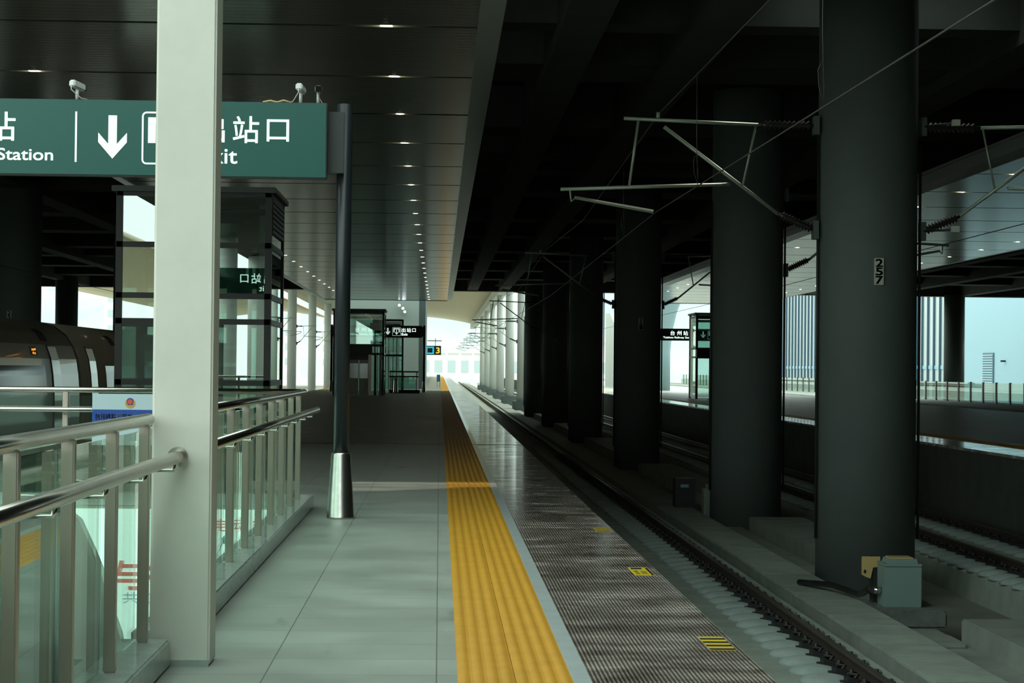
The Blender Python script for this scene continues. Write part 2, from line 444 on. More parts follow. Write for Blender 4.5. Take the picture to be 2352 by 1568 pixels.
# backlit advertisement on the far wall of the stairwell
ad = thing('backlit_poster','pale backlit advertisement with red characters on the far stairwell wall','poster',(-3.4,23.55,-2.7))
B(-5.3,-1.72,23.5,23.6,-2.7,-.03).build('light_panel', M_poster, ad)
t = MB(); t.text('新', -3.04,-2.84,-.29,-.12,23.497,.004); t.text('能', -2.80,-2.60,-.29,-.12,23.497,.004)
t.text('电', -2.56,-2.38,-.27,-.13,23.497,.006); t.text('动', -2.33,-2.17,-.27,-.13,23.497,.006); t.text('车', -2.12,-1.96,-.27,-.13,23.497,.006)
t.build('red_lettering', M_red, ad, label='small red lettering'); t = MB(); t.text('与', -3.70,-3.34,-.94,-.62,23.497,.03); t.text('行', -3.29,-2.93,-.94,-.62,23.497,.03)
t.build('red_lettering', M_red, ad, label='large red lettering')
t = MB(); t.text('共', -3.58,-3.40,-1.10,-.97,23.497,0); t.text('应', -3.32,-3.14,-1.10,-.97,23.497,0); t.text('商', -3.06,-2.88,-1.10,-.97,23.497,0)
t.build('slate_lettering', M_slate, ad, label='slate blue lettering')
t = MB(); t.tube([(-2.44,23.49,-.36),(-2.52,23.49,-.55),(-2.62,23.49,-.64)],.008,6); t.lathe([(.0,-.05),(.035,-.03),(.04,.02),(.0,.06)],(-2.43,23.48,-.37),10)
t.build('plug_picture', M_cyan if False else mat('plug_teal',(.08,.35,.4),.5), ad, label='teal charging plug picture')

# ------------------------------------------------------------------ railings
def railing(name, label, y0, y1, posts, x=-1.56, xl=-1.40, endcap=True, flange=None):
    r = thing('stair_railing', label, 'railing', (x, (y0+y1)/2, .15))
    ya, yb = y0, y1
    MB().tube([(x,ya,1.325),(x,yb,1.325)], .034, 16).build('top_rail', M_steel, r)
    MB().tube([(xl,ya-.0,1.125),(xl,yb,1.125)], .034, 16).build('lower_rail', M_steel, r)
    for p in posts:
        B(x-.028,x+.028,p-.03,p+.03,.15,1.30).build('post', M_steelpost, r, bevel=.006)
        MB().tube([(x+.02,p,1.06),(xl-.01,p,1.06),(xl,p,1.095)], .011, 8).build('bracket', M_steel, r)
    ps = [y0]+[p for p in posts if y0+.2 < p < y1-.2]+[y1]
    for a, b in zip(ps[:-1], ps[1:]):
        B(x-.052,x-.040,a+.045,b-.045,.155,1.26).build('glass_panel', M_glassrail, r, label='clear pane with a green tint')
    return r
near = railing('a','near stainless stair railing running up to the white column', 3.6, 11.05, [4.05,5.2,6.4,7.55,8.7,9.85,10.93])
MB().tube([(-1.40,11.03,1.125),(-1.40,11.057,1.125)], .055, 20).build('flange', M_steel, near, label='round flange against the white column')
farr = railing('b','stainless stair railing running away behind the white column', 11.41, 23.55, [11.8,12.95,14.15,15.4,16.6,17.85,19.1,20.35,21.6,22.75])
MB().tube([(-1.56,23.55,1.325),(-1.56,23.7,1.325)], .034, 12).build('corner_elbow', M_steel, farr)

rr = thing('stair_railing','stainless railing across the far end of the stairwell, holding the blue notice','railing',(-4.5,23.73,.15))
MB().tube([(-7.7,23.73,1.325),(-1.6,23.73,1.325)], .034, 14).build('top_rail', M_steel, rr)
MB().tube([(-7.7,23.58,1.10),(-1.72,23.58,1.10)], .03, 14).build('lower_rail', M_steel, rr)
px = [-7.6,-6.7,-5.5,-4.3,-3.1,-1.85]
for p in px:
    B(p-.03,p+.03,23.70,23.76,.15,1.30).build('post', M_steelpost, rr, bevel=.006)
    MB().tube([(p,23.71,1.05),(p,23.6,1.05),(p,23.58,1.075)], .01, 8).build('bracket', M_steel, rr)
for a, b in zip(px[:-1], px[1:]):
    B(a+.045,b-.045,23.765,23.777,.155,1.26).build('glass_panel', M_glassrail, rr, label='clear pane with a green tint')

nt_ = thing('police_notice','white and blue notice with a gold and red emblem on the far stair railing','notice',(-3.53,23.53,.72))
B(-3.96,-3.10,23.525,23.5505,.70,1.285).build('board', M_noticewhite, nt_)
B(-3.96,-3.10,23.521,23.525,.92,1.105).build('blue_band', M_navy, nt_, label='blue band')
MB().text('杭州铁路公安处台州站派出所', -3.925,-3.135,.985,1.06,23.519,.007,.002).build('lettering', M_camwhite, nt_, label='white characters')
em = MB().lathe([(.062,-.001),(.062,.001)],(0,0,0),24)
def disc(r, x, z, y, sx=1., th=.002, n=24):
    m = MB(); m.prism([(x+sx*r*math.cos(2*math.pi*k/n), z+r*math.sin(2*math.pi*k/n)) for k in range(n)],'y',y-th,y); return m
wre = disc(.056,-3.53,1.178,23.524,1.05)
wobj = wre.build('emblem', M_gold, nt_, label='gold wreath emblem')
shield = [(-.040,.022),(-.030,.040),(0,.052),(.030,.040),(.040,.022),(.034,-.02),(.02,-.034),(0,-.028),(-.02,-.034),(-.034,-.02)]
MB().prism([(-3.53+x,1.19+z) for x,z in shield],'y',23.5195,23.522).build('shield', M_empurple, wobj, label='purple shield')
disc(.029,-3.53,1.197,23.519).build('disc', M_emred, wobj, label='red disc')

# ------------------------------------------------------------------ white column
wc = thing('square_column','white painted square column standing at the stair railing','column',(-1.38,11.24,0))
B(-1.545,-1.222,11.08,11.38,0,7.3).build('shaft', M_white, wc, bevel=.012)
B(-1.43,-1.225,11.066,11.0795,0,.035).build('base_sealant', M_curb, wc)

# ------------------------------------------------------------------ sign gantries
def arrow_poly(xc, zt, zb, w, s):
    h = zt-zb; sh = s/2
    # shaft and a chevron head
    return [(xc-sh,zt),(xc+sh,zt),(xc+sh,zb+h*.34),(xc+w/2,zb+h*.60),(xc+w/2,zb+h*.38),(xc,zb),(xc-w/2,zb+h*.38),(xc-w/2,zb+h*.60),(xc-sh,zb+h*.34)]
def gantry(x0, y, dz, label, plabel, panelmat, cams=True, lettermat=None, poles=True):
    """station sign whose right end stands at x = x0 - 1.22 on the near platform"""
    dx = x0; LM = lettermat or M_letter
    z0, z1 = 3.60+dz, 4.40+dz
    s = thing('station_sign', label, 'sign', (dx-4.7, y, 0))
    B(dx-7.0,dx-1.215,y+.01,y+.17,z0,z1).build('case', M_greenback, s, bevel=.008)
    B(dx-6.99,dx-1.225,y,y+.01,z0+.012,z1-.006).build('panel', panelmat, s)
    yy = y-.001
    def T(body,a,b,c,d,off=.004): return MB().text(body, dx+a, None if b is None else dx+b, c+dz, d+dz, yy, off)
    t = MB()
    for ch,(a,b) in zip('台州站',((-5.64,-5.35),(-5.205,-4.90),(-4.775,-4.475))): t.text(ch,dx+a,dx+b,3.955+dz,4.255+dz,yy,.008)
    t.build('station_name', LM, s, label='white characters of the station name')
    T('Taizhou Railway Station',-6.12,-4.08,3.715,3.875,.014).build('station_name', LM, s, label='white Latin lettering of the station name')
    B(dx-3.852,dx-3.832,yy-.003,yy,3.74+dz,4.27+dz).build('divider', LM, s)
    MB().prism([(dx+x,z+dz) for x,z in arrow_poly(-3.46,4.235,3.78,.30,.09)],'y',yy-.003,yy).build('down_arrow', LM, s)
    # exit pictogram: rounded frame, portal and a small arrow
    def rrect(xa,xb,za,zb,r,n=5):
        P=[]
        for cx,cz,a0 in ((xb-r,zb-r,0),(xa+r,zb-r,90),(xa+r,za+r,180),(xb-r,za+r,270)):
            for k in range(n+1):
                t=math.radians(a0+90*k/n); P.append((cx+r*math.cos(t),cz+r*math.sin(t)))
        return P
    def ring(xa,xb,za,zb,r,w):
        o=rrect(xa,xb,za,zb,r); i=rrect(xa+w,xb-w,za+w,zb-w,max(r-w,.005)); n=len(o); m=MB()
        vs=[(dx+x,yy-.003,z+dz) for x,z in o+i]+[(dx+x,yy,z+dz) for x,z in o+i]
        for k in range(n):
            k2=(k+1)%n
            m.add([vs[k],vs[k2],vs[n+k2],vs[n+k]],[(0,1,2,3)])
            m.add([vs[2*n+k],vs[2*n+k2],vs[3*n+k2],vs[3*n+k]],[(0,1,2,3)])
            m.add([vs[k],vs[k2],vs[2*n+k2],vs[2*n+k]],[(0,1,2,3)]); m.add([vs[n+k],vs[n+k2],vs[3*n+k2],vs[3*n+k]],[(0,1,2,3)])
        return m
    ic = ring(-3.155,-2.60,3.725,4.28,.05,.018)
    P=[(-3.09,4.22),(-2.665,4.22),(-2.665,3.95),(-2.745,3.95),(-2.745,4.145),(-3.01,4.145),(-3.01,3.95),(-3.09,3.95)]
    ic.prism([(dx+x,z+dz) for x,z in P],'y',yy-.003,yy)
    ic.prism([(dx+x,z+dz) for x,z in arrow_poly(-2.877,4.10,3.79,.19,.055)],'y',yy-.003,yy)
    ic.build('exit_pictogram', LM, s)
    t = MB()
    for ch,(a,b,c,d) in zip('出站口',((-2.545,-2.29,3.97,4.235),(-2.20,-1.93,3.965,4.245),(-1.845,-1.615,3.985,4.215))): t.text(ch,dx+a,dx+b,c+dz,d+dz,yy,.008)
    t.build('exit_lettering', LM, s, label='white characters')
    T('Exit',-2.545,-2.155,3.745,3.905,.014).build('exit_lettering', LM, s, label='white Latin lettering')
    bp_ = MB()
    for ch,(a,b,c,d) in zip('出站口',((-2.545,-2.29,3.97,4.235),(-2.20,-1.93,3.965,4.245),(-1.845,-1.615,3.985,4.215))): bp_.text(ch,dx+a,dx+b,c+dz,d+dz,0,.008)
    bp_.text('Exit',dx-2.545,dx-2.155,3.745+dz,3.905+dz,0,.010)
    bp_.v = [(2*dx-7.3-vx, y+.182-vy-.002, vz) for vx,vy,vz in bp_.v]
    B(dx-6.99,dx-1.225,y+.17,y+.18,z0+.012,z1-.006).build('rear_panel', panelmat, s)
    bp_.build('rear_lettering', LM, s, label='white lettering on the rear side')
    if poles:
        for k,xp in enumerate((-1.045,-7.17)):
            p = thing('sign_pole', plabel[k], 'pole', (dx+xp, y+.35, 0))
            MB().tube([(dx+xp,y+.35,.7),(dx+xp-.0,y+.35,4.43+dz)], .082, 24).build('shaft', M_pole, p)
            MB().lathe([(.150,0),(.150,.02),(.146,.025),(.104,.685),(.098,.70),(.084,.705)],(dx+xp,y+.35,0),28).build('flared_base', M_flare if dz==0 else M_flare, p, label='flared stainless base')
            B(dx+xp-.20 if k==0 else dx+xp+.0, dx+xp-.0 if k==0 else dx+xp+.20,y+.20,y+.40,3.68+dz,4.33+dz).build('mounting_box', M_greenback, p)
    return s
def sec_camera(x, y, z, face, label, cable_to):
    c = thing('security_camera', label, 'camera', (x,y,z))
    MB().tube([(x,y,z),(x,y,z+.115)], .018, 12).build('stem', M_camwhite, c)
    d = Vector((math.sin(face), -math.cos(face), -.12)).normalized()
    a = Vector((x,y,z+.155))
    side = d.cross(Vector((0,0,1))).normalized(); up = side.cross(d)
    def bx(w,h,l0,l1,name,m,bev):
        vs=[]; 
        for l in (l0,l1):
            for sx,sz in ((-1,-1),(1,-1),(1,1),(-1,1)): vs.append(a + d*l + side*sx*w + up*sz*h)
        q=MB(); q.add(vs,[(3,2,1,0),(4,5,6,7),(0,1,5,4),(1,2,6,5),(2,3,7,6),(3,0,4,7)]); return q.build(name,m,c,bevel=bev)
    bx(.036,.036,-.11,.12,'housing',M_camwhite,.012)
    bx(.046,.004,-.10,.16,'sun_shield',M_camwhite,.003) if False else None
    bx(.034,.034,.12,.128,'lens',M_camblack,.004)
    vs=[]
    q=MB(); p=a-d*.11-up*.02
    q.tube([p,p+Vector((0,-.02,-.05)),Vector(cable_to)*.5+p*.5+Vector((0,-.02,-.06)),cable_to], .006, 6); q.build('cable', M_cable, c)
    return c
gantry(0, 21.6, 0, 'large green station sign above the stairs, with exit characters and a down arrow',
       ('dark round sign pole with a flared stainless base beside the stair railing','dark round sign pole with a flared base at the left end of the green sign'), M_green)
sec_camera(-3.85,21.68,4.40, math.radians(158), 'white security camera on the green sign, left of the white column', (-3.7,21.66,4.395))
sec_camera(-1.50,21.68,4.40, math.radians(172), 'white security camera on the green sign with its white back turned', (-1.63,21.66,4.395))
sec_camera(-1.315,21.68,4.40, math.radians(4), 'security camera with a black lens on the right end of the green sign', (-1.215,21.66,4.37))
tag(MB().tube([(-1.9,21.7,4.41),(-1.82,21.69,4.425),(-1.75,21.7,4.41),(-1.68,21.69,4.43),(-1.6,21.7,4.408)],.012,6).build('cable_bundle', M_brk),'loose yellowish cable bundle lying on top of the green sign','cable')
gantry(0, 135.6, .0, 'dark far station sign beyond the lift on the near platform',
       ('dark sign pole at the right end of the far platform sign','dark sign pole at the left end of the far platform sign'), M_black, lettermat=mat('far_letter',(.7,.8,.76),.4,emit=(.8,1,.92),estr=.6))  # same design as the green sign; black panel paints in its lack of daylight
gantry(20.95, 135.6, .0, 'dark station sign on the opposite platform between the round columns',
       ('dark sign pole at the right end of the opposite platform sign','dark sign pole at the left end of the opposite platform sign'), M_black, lettermat=MATS['far_letter'])  # panel painted black for shade here too, not another sign colour

# ------------------------------------------------------------------ canopy ceilings, slab, downlights
def canopy(x0, x1, ylist, y_near, rowx, side, nm):
    c = MB(); gr=.085
    ys = [y_near]+ylist+[YE-.05]
    for a,b in zip(ys[:-1],ys[1:]):
        c.box(x0,x1,a+gr,b-gr,ZC,ZC+.15)
    struct(c.build('ceiling', M_ceilmetal), nm+' canopy ceiling of ribbed dark metal panels')
    struct(B(x0,x1,y_near,YE-.05,ZC+.16,ZC+.22).build('ceiling', M_fascia), nm+' canopy backing above the panel gaps')
    for s,xe in ((1,x1),(-1,x0)):
        xo = xe+s*.36
        m = MB(); m.prism([(xe,ZC-.02),(xo,ZC+.06),(xo,ZC+.42),(xe,ZC+.42)],'y',y_near,YE)
        struct(m.build('trim_2' if s>0 else 'trim_3', M_fascia), nm+' canopy fascia, '+('right' if s>0 else 'left')+' side')
    struct(B(x0,x1,YE-.02,YE+.08,ZC-.03,ZC+.4).build('trim_4', M_black), nm+' canopy end strip')
    return c
YL = [29.63+MOD*k for k in range(-3,24)]
YL = [y for y in YL if YN+2 < y < YE-1]
canopy(-8.45,.50,YL,YN,None,1,'near platform')
canopy(13.2,23.0,YL,-20,None,1,'opposite platform')
def downlight(x,y,label,group):
    d = thing('downlight', label, 'light', (x,y,ZC+.16), group)
    MB().lathe([(.105,.0),(.105,-.05),(.095,-.055),(.095,-.03)],(x,y,ZC+.16),20).build('housing', M_ring, d)
    MB().lathe([(.088,.05),(.090,.0),(.090,-.058),(.07,-.072),(.03,-.078)],(x,y,ZC+.075),20).build('lens', M_lens, d, label='glowing lens')
    return d
proto=None
def place_lights(xr, ys, lab, group):
    global proto
    for k,y in enumerate(ys):
        l = lab % ORD[k]
        if proto is None: proto = downlight(xr,y,l,group)
        else:
            c = copy_tree(proto); c.location = (xr,y,ZC+.16); c['label']=l; c['group']=group
ys1 = [y for y in YL if y>28]
place_lights(-.83, ys1, 'round ceiling downlight, %s from the near end of the right-hand row', 'downlights over the near platform, right row')
place_lights(-6.92, ys1, 'round ceiling downlight, %s from the near end of the left-hand row', 'downlights over the near platform, left row')
ys2 = [y for y in YL if y>45]
place_lights(14.2, ys2, 'downlight over the opposite platform, %s from the near end of its row by the edge', 'downlights over the opposite platform, near row')
place_lights(21.6, ys2, 'downlight over the opposite platform, %s from the near end of its farther row', 'downlights over the opposite platform, farther row')

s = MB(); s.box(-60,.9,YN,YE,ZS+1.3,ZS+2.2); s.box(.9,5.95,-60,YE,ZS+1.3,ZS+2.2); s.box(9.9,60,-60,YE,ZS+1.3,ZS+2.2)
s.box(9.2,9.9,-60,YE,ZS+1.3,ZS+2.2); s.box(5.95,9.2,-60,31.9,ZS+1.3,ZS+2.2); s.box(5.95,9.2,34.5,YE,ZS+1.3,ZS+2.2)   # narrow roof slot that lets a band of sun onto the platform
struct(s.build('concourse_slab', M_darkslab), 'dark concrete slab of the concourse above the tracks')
bmx = MB()
for y0,y1 in ((34.9,35.8),(39.6,42.),(50,51.8),(56.2,58),(60.9,62.6),(68,70.6),(80.4,82.7),(91,93),(103,105),(111.4,113.4),(123,125),(135,137)):
    bmx.box(.95,60,y0,y1,ZS+.3,ZS+1.3); bmx.box(-60,-8.85,y0,y1,ZS+.3,ZS+1.3)
for x0 in (1.95,4.2,9.95,26.8,32,38):
    bmx.box(x0,x0+.75,-60 if x0>1 else YN,YE-1.5,ZS+.05,ZS+1.3)
for x0 in (-14.1,-20,-26.):
    bmx.box(x0,x0+.75,YN,YE-1.5,ZS+.05,ZS+1.3)
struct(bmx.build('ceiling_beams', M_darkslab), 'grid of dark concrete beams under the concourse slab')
struct(B(2.2,60,-34,-33,ZG,ZS+2.2).build('blocker_wall_rear', M_darkslab), 'added wall behind the photographer that blocks low sky light')  # unseen blocker, added to keep sky light off the right-hand columns
struct(B(-60,-12,-34,-33,ZG,4.).build('blocker_wall_rear', M_darkslab), 'added low wall behind the photographer that blocks sky light beyond the train track')  # added out of view to darken the left of the hall, kept low
struct(B(-61,-60,-34,YE,ZG,ZS+2.2).build('blocker_wall_left', M_darkslab), 'added unseen left hand wall that blocks sky light')  # unseen, added to stop daylight entering from the left
struct(B(60,61,-34,YE,ZG,ZS+2.2).build('blocker_wall_right', M_darkslab), 'added unseen right hand wall that blocks sky light')  # unseen, added to stop daylight entering from the right
struct(B(-60,60,YE-1.4,YE,ZS,ZS+2.2).build('end_beam', M_darkslab), 'deep dark beam closing the far end of the concourse slab')

# ------------------------------------------------------------------ round columns with number plates
def digits(body, x, z0, z1, y, parent):
    t = MB(); h=(z1-z0)/3
    for k,ch in enumerate(body): t.text(ch, x-.052, x+.052, z1-h*(k+1)+h*.06, z1-h*k-h*.06, y, .04, .002)
    return t.build('digits', M_digit, parent, label='black stencilled digits')
LASTCOL=[None]
def column(x, y, top, m, label, group=None, r=.75, plate=None, px=None, conduit=False):
    c = thing('round_column', label, 'column', (x,y,ZG), group); LASTCOL[0]=c
    MB().tube([(x,y,ZG),(x,y,top)], r, 40).build('shaft', m, c)
    if plate:
        yy = y-math.sqrt(r*r-(px-x)**2)-.03
        p = B(px-.072,px+.072,yy,yy+.03,2.92,3.32).build('number_plate', M_plate, c, bevel=.006, label='pale plate reading '+plate)
        digits(plate, px, 2.93,3.31, yy-.001, p)
    if conduit:
        MB().tube([(x-r-.03,y-.12,ZG+1.),(x-r-.03,y-.12,5.2)],.022,8).build('conduit', M_black, c)
        MB().tube([(x+r+.03,y-.12,ZG+1.),(x+r+.03,y-.12,5.1)],.022,8).build('conduit', M_black, c)
    return c
XR = 6.5
column(XR,31.,ZS+.3,M_colpaint,'nearest round concrete column with the plate reading 257',plate='257',px=6.52,conduit=True)
column(XR,43.2,ZS+.3,M_colpaint,'dark round column just behind the one numbered 257',conduit=True)
column(XR,67.1,ZS+.3,M_colpaint,'dark round column with the plate reading 261',plate='261',px=6.52,conduit=True)
column(XR,91.,ZS+.3,M_colpaint,'dark round column between the plates reading 261 and 265',conduit=True)
column(XR,115.,ZS+.3,M_colpaint,'dark round column with the plate reading 265',plate='265',px=6.45,conduit=True)
column(XR,139.,ZS+.3,M_colpaint,'last dark round column of the row before daylight',conduit=True)
column(-13.75,67.1,ZS+.3,M_colpaint,'dark round column behind the train with the plate reading 253',plate='253',px=-13.86)
for k,y in enumerate((91.,115.,139.)):
    column(-13.7,y,ZS+.3,M_colpaint,'dark round column behind the train, %s beyond the plate reading 253'%ORD[k])
column(-25.2,139.,ZS+.3,M_colpaint,'dark round column far left beyond the train, seen left of the lift')
column(27.45,91.,ZS+.3,M_colpaint,'dark round column behind the opposite platform, nearer one')
column(27.45,139.,ZS+.3,M_colpaint,'dark round column behind the opposite platform, farther one')
column(37.6,148.5,ZS+.1,M_colpaint,'dark round column at the right before the pale blue wall')
YO = (161.,190.,220.,250.,280.,310.)
for k,y in enumerate(YO):
    column(XR,y,10.9,M_palecol,'pale outdoor column right of the track, %s beyond the hall'%ORD[k],'pale columns right of the track',r=.42)
    B(XR-.75,XR+.75,y-.75,y+.75,ZG,-.9).build('footing', M_capgrey, LASTCOL[0], bevel=.04)
for k,y in enumerate(YO[:5]):
    column(-13.7,y,10.9,M_palecol,'pale outdoor column left of the platform, %s beyond the hall'%ORD[k],'pale columns left of the platform',r=.42)
struct(B(XR-.5,XR+.5,YE+4,410,9.5,11.2).build('roof_beam', M_palecol),'pale beam carrying the right side of the outdoor roof')
struct(B(-14.3,-13.1,YE+4,410,9.3,11.2).build('roof_beam', M_palecol),'pale beam carrying the left side of the outdoor roof')
bc = thing('flared_column','pale blue flared column at the end of the opposite platform','column',(17.9,164,0))
MB().lathe([(.62,0),(.62,3.0),(.75,4.6),(1.1,6.2),(1.6,7.6),(2.,8.6)],(17.9,164,0),32).build('shaft', mat('pale_blue_column',(.34,.47,.50),.8), bc)

# plinths under the columns between the tracks
for k,(a,b) in enumerate(((4.,24.6),(32.4,41.6),(45.,65.),(69.,89.5),(92.5,113),(117,137))):
    m = MB(); m.box(6.34,7.46,a,b,ZG,-1.35)
    tag(m.build('plinth_wall', M_concrete, bevel=.02), ['low concrete wall in front of the column numbered 257','low concrete wall between the two nearest round columns','low concrete wall before the column numbered 261','low concrete wall beyond the column numbered 261','low concrete wall before the column numbered 265','low concrete wall beyond the column numbered 265'][k],'wall','low walls between the tracks')

# ------------------------------------------------------------------ tracks
def track_slab(xc, label, y0, y1, seats):
    m = MB(); zt=-1.475
    m.prism([(xc-1.35,ZG),(xc+1.27,ZG),(xc+1.27,-1.53),(xc+1.24,-1.495),(xc+1.19,zt),(xc-1.2,zt),(xc-1.3,-1.52)],'y',y0,y1)
    o = struct(m.build('track_slab', M_slabconc), label)
    if seats:
        q = MB()
        y = seats[0]
        while y < seats[1]:
            for xr_ in seats[2]:
                q.lathe([(.27,zt-.01),(.25,zt+.03),(.20,zt+.062),(.12,zt+.08),(.03,zt+.084)],(xr_-.33,y+.3,0),14)
                q.lathe([(.17,zt-.01),(.15,zt+.03),(.10,zt+.05),(.04,zt+.055)],(xr_+.22,y+.3,0),10)
            y += .63
        so = q.build('rail_seats', M_seat, o)
    return o
track_slab(3.48,'concrete track slab beside the near platform',-20,450,(9.3,80.,(4.20,)))
track_slab(9.6,'concrete track slab of the second track',-20,450,(12.,80.,(8.88,10.32)))
track_slab(-11.4,'concrete track slab beneath the train',-20,450,None)
def rail(x, y0, y1, label, nclip, c0):
    r = thing('rail', label, 'rail', (x, 10, ZR-.176))
    z=ZR-.176
    MB().prism([(x-.075,z),(x+.075,z),(x+.075,z+.012),(x+.012,z+.03),(x+.01,z+.13),(x+.034,z+.145),(x+.034,z+.165),(x-.034,z+.165),(x-.034,z+.145),(x-.01,z+.13),(x-.012,z+.03),(x-.075,z+.012)],'y',y0,y1).build('web_and_foot', M_rail, r)
    B(x-.033,x+.033,y0,y1,z+.165,ZR).build('rail_head', M_railhead, r, label='worn rail head')
    if nclip:
        def mk(y):
            m = MB(); m.box(x-.22,x+.20,y-.13,y+.13,z-.05,z+.004)
            for s_ in (-1,1):
                m.box(x+s_*.075,x+s_*.18,y-.11,y+.11,z,z+.05)
                m.tube([(x+s_*.12,y-.10,z+.05),(x+s_*.075,y-.07,z+.08),(x+s_*.15,y-.03,z+.085),(x+s_*.15,y+.03,z+.085),(x+s_*.075,y+.07,z+.08),(x+s_*.12,y+.10,z+.05)],.018,6)
                m.tube([(x+s_*.125,y,z+.03),(x+s_*.125,y,z+.13)],.02,8)
            return m.build('rail_clip', M_clip, r)
        a = mk(c0)
        for k in range(1,nclip):
            c = a.copy(); COL.objects.link(c); c.parent = r; c.location = a.location + Vector((0,.63*k,0))
    return r
rail(4.20,-20,450,'rail of the near track, farther from the platform, with black clips',98,9.3)
rail(2.76,-20,450,'rail of the near track hidden close under the platform edge',0,0)
rail(8.88,-20,450,'nearer rail of the second track behind the round columns',70,12.)
rail(10.32,-20,450,'farther rail of the second track under the opposite platform',70,12.)
rail(-10.68,-20,450,'rail under the train on the platform side',0,0)
rail(-12.12,-20,450,'rail under the train on the far side',0,0)
# cable trough and gutter between track and columns
struct(B(4.76,4.94,-20,450,ZG,-1.72).build('gutter', M_concrete), 'dark gutter between the track slab and the cable trough')
lid = MB(); 
struct(B(4.95,5.70,-20,450,ZG,-1.5).build('cable_trough', M_concrete), 'cable trough beside the near track')
lidp=None
for k in range(42):
    y=8.5+k*.9
    if lidp is None:
        lidp=B(4.95,5.69,y,y+.885,-1.5,-1.45).build('trough_lid', M_slabconc, bevel=.008)
        o=lidp
    else:
        o=lidp.copy(); COL.objects.link(o); o.location=lidp.location+Vector((0,.9*k,0))
    tag(o,'concrete cable trough lid in the straight row beside the near track','lid','cable trough lids beside the near track')
struct(B(5.71,6.33,-20,450,ZG,-1.63).build('gutter', M_concrete), 'gutter floor between the cable trough and the columns')
tag(B(5.75,6.25,24.0,24.8,-1.63,-1.57).build('loose_slab', M_concrete, bevel=.01),'loose concrete slab lying in the gutter by the grey cabinet','slab')

# grey cabinet, bracket, hose
blk = tag(B(5.71,6.48,25.8,27.1,-1.63,-1.40).build('concrete_block', mat('rough_concrete',(.12,.135,.12),.95,var=.25,vscale=6,bump=.4,bscale=30), bevel=.03),'rough concrete block under the grey cabinet','block')
cb = thing('trackside_cabinet','grey green trackside cabinet standing in front of the column numbered 257','cabinet',(5.98,26.35,-1.40))
B(5.745,6.225,26.15,26.6,-1.40,-.88).build('body', M_cab, cb, bevel=.006)
B(5.74,6.23,26.145,26.605,-.875,-.84).build('lid', M_cab, cb, bevel=.005)
MB().prism([(5.79,-.84),(6.185,-.84),(6.17,-.78),(5.81,-.78)],'y',26.2,26.55).build('raised_cap', M_cab, cb)
B(5.83,6.13,26.24,26.52,-.78,-.765).build('top_plate', M_brk, cb)
br = tag(MB().prism([(5.563,-.797),(5.805,-.797),(5.805,-.931),(5.712,-.942),(5.68,-1.086),(5.62,-1.066),(5.563,-1.035)],'y',26.71,26.73).build('yellow_bracket', M_brk),'yellow perforated bracket plate left of the grey cabinet','bracket')
disc(.026,5.605,-.994,26.709,.7).build('hole', M_hazb, br)
B(5.72,5.80,26.731,26.95,-1.40,-.80).build('shade_leg', M_black, br)  # added black leg, also filling in the dark shadow below the bracket
tag(MB().tube([(5.2,29.3,-1.405),(5.35,28.8,-1.37),(5.48,28.3,-1.34),(5.6,27.75,-1.36),(5.66,27.4,-1.37),(5.64,26.95,-1.30),(5.62,26.6,-1.22),(5.64,26.38,-1.2)],.042,12).build('black_hose', M_rubber),'black corrugated hose lying from the trough to the grey cabinet','hose')
tag(MB().tube([(5.645,26.35,-1.2),(5.74,26.35,-1.2)],.045,12).build('hose_coupling', M_steel),'shiny hose coupling at the left side of the grey cabinet','coupling')
tag(B(6.226,6.30,26.35,26.43,-1.14,-1.07).build('cable_gland', M_brk),'small yellow gland at the right side of the grey cabinet','gland')
tag(MB().lathe([(.05,0),(.05,.02)],(6.325,17.8,-1.55),12).build('drain_hole', M_hazb),'dark drain hole in the low wall at the bottom right','drain')
c2 = thing('junction_box','dark junction box with pale tag beside the second round column','box',(5.6,46.,-1.45))
B(5.3,5.75,45.7,46.2,-1.45,-.8).build('body', M_black, c2, bevel=.01); B(5.42,5.60,45.69,45.7,-1.0,-.93).build('tag', mat('tag_blue',(.2,.35,.4),.5), c2, label='pale blue tag')
tag(B(5.76,6.33,44.2,44.75,-1.63,-.85).build('concrete_block', M_concrete, bevel=.08),'dim rounded concrete block beside the dark junction box','block')

# floor stickers on the edge strip
def hazard(y0,y1,label):
    h = thing('hazard_sticker', label, 'sticker', (1.66,(y0+y1)/2,.0))
    B(1.585,1.735,y0,y1,.0005,.0015).build('backing', M_hazy, h)
    n=4
    for k in range(n):
        a=y0+(y1-y0)*(k+.06)/n; b=a+(y1-y0)*.46/n
        MB().prism([(1.585,a),(1.735,a),(1.735,b),(1.585,b)],'z',.0015,.0022).build('stripe', M_hazb, h, label='black stripe')
    return h
hazard(11.82,12.42,'black and yellow striped sticker on the platform edge, nearest one')
hazard(20.4,20.9,'black and yellow striped sticker on the platform edge, farther one')
n2 = thing('warning_label','yellow warning label with small black print on the platform edge','label',(1.64,16.4,0))
B(1.555,1.715,16.1,16.74,.0005,.0015).build('sheet', M_hazy, n2)
t=MB()
t.box(1.57,1.66,16.58,16.70,.0015,.002)
for k in range(4): t.box(1.575,1.61,16.2+.08*k,16.24+.08*k,.0015,.002)
for k in range(4): t.box(1.625,1.675,16.2+.07*k,16.23+.07*k,.0015,.002)
t.box(1.69,1.712,16.12,16.7,.0015,.002)
t.build('print', M_hazb, n2, label='black print')

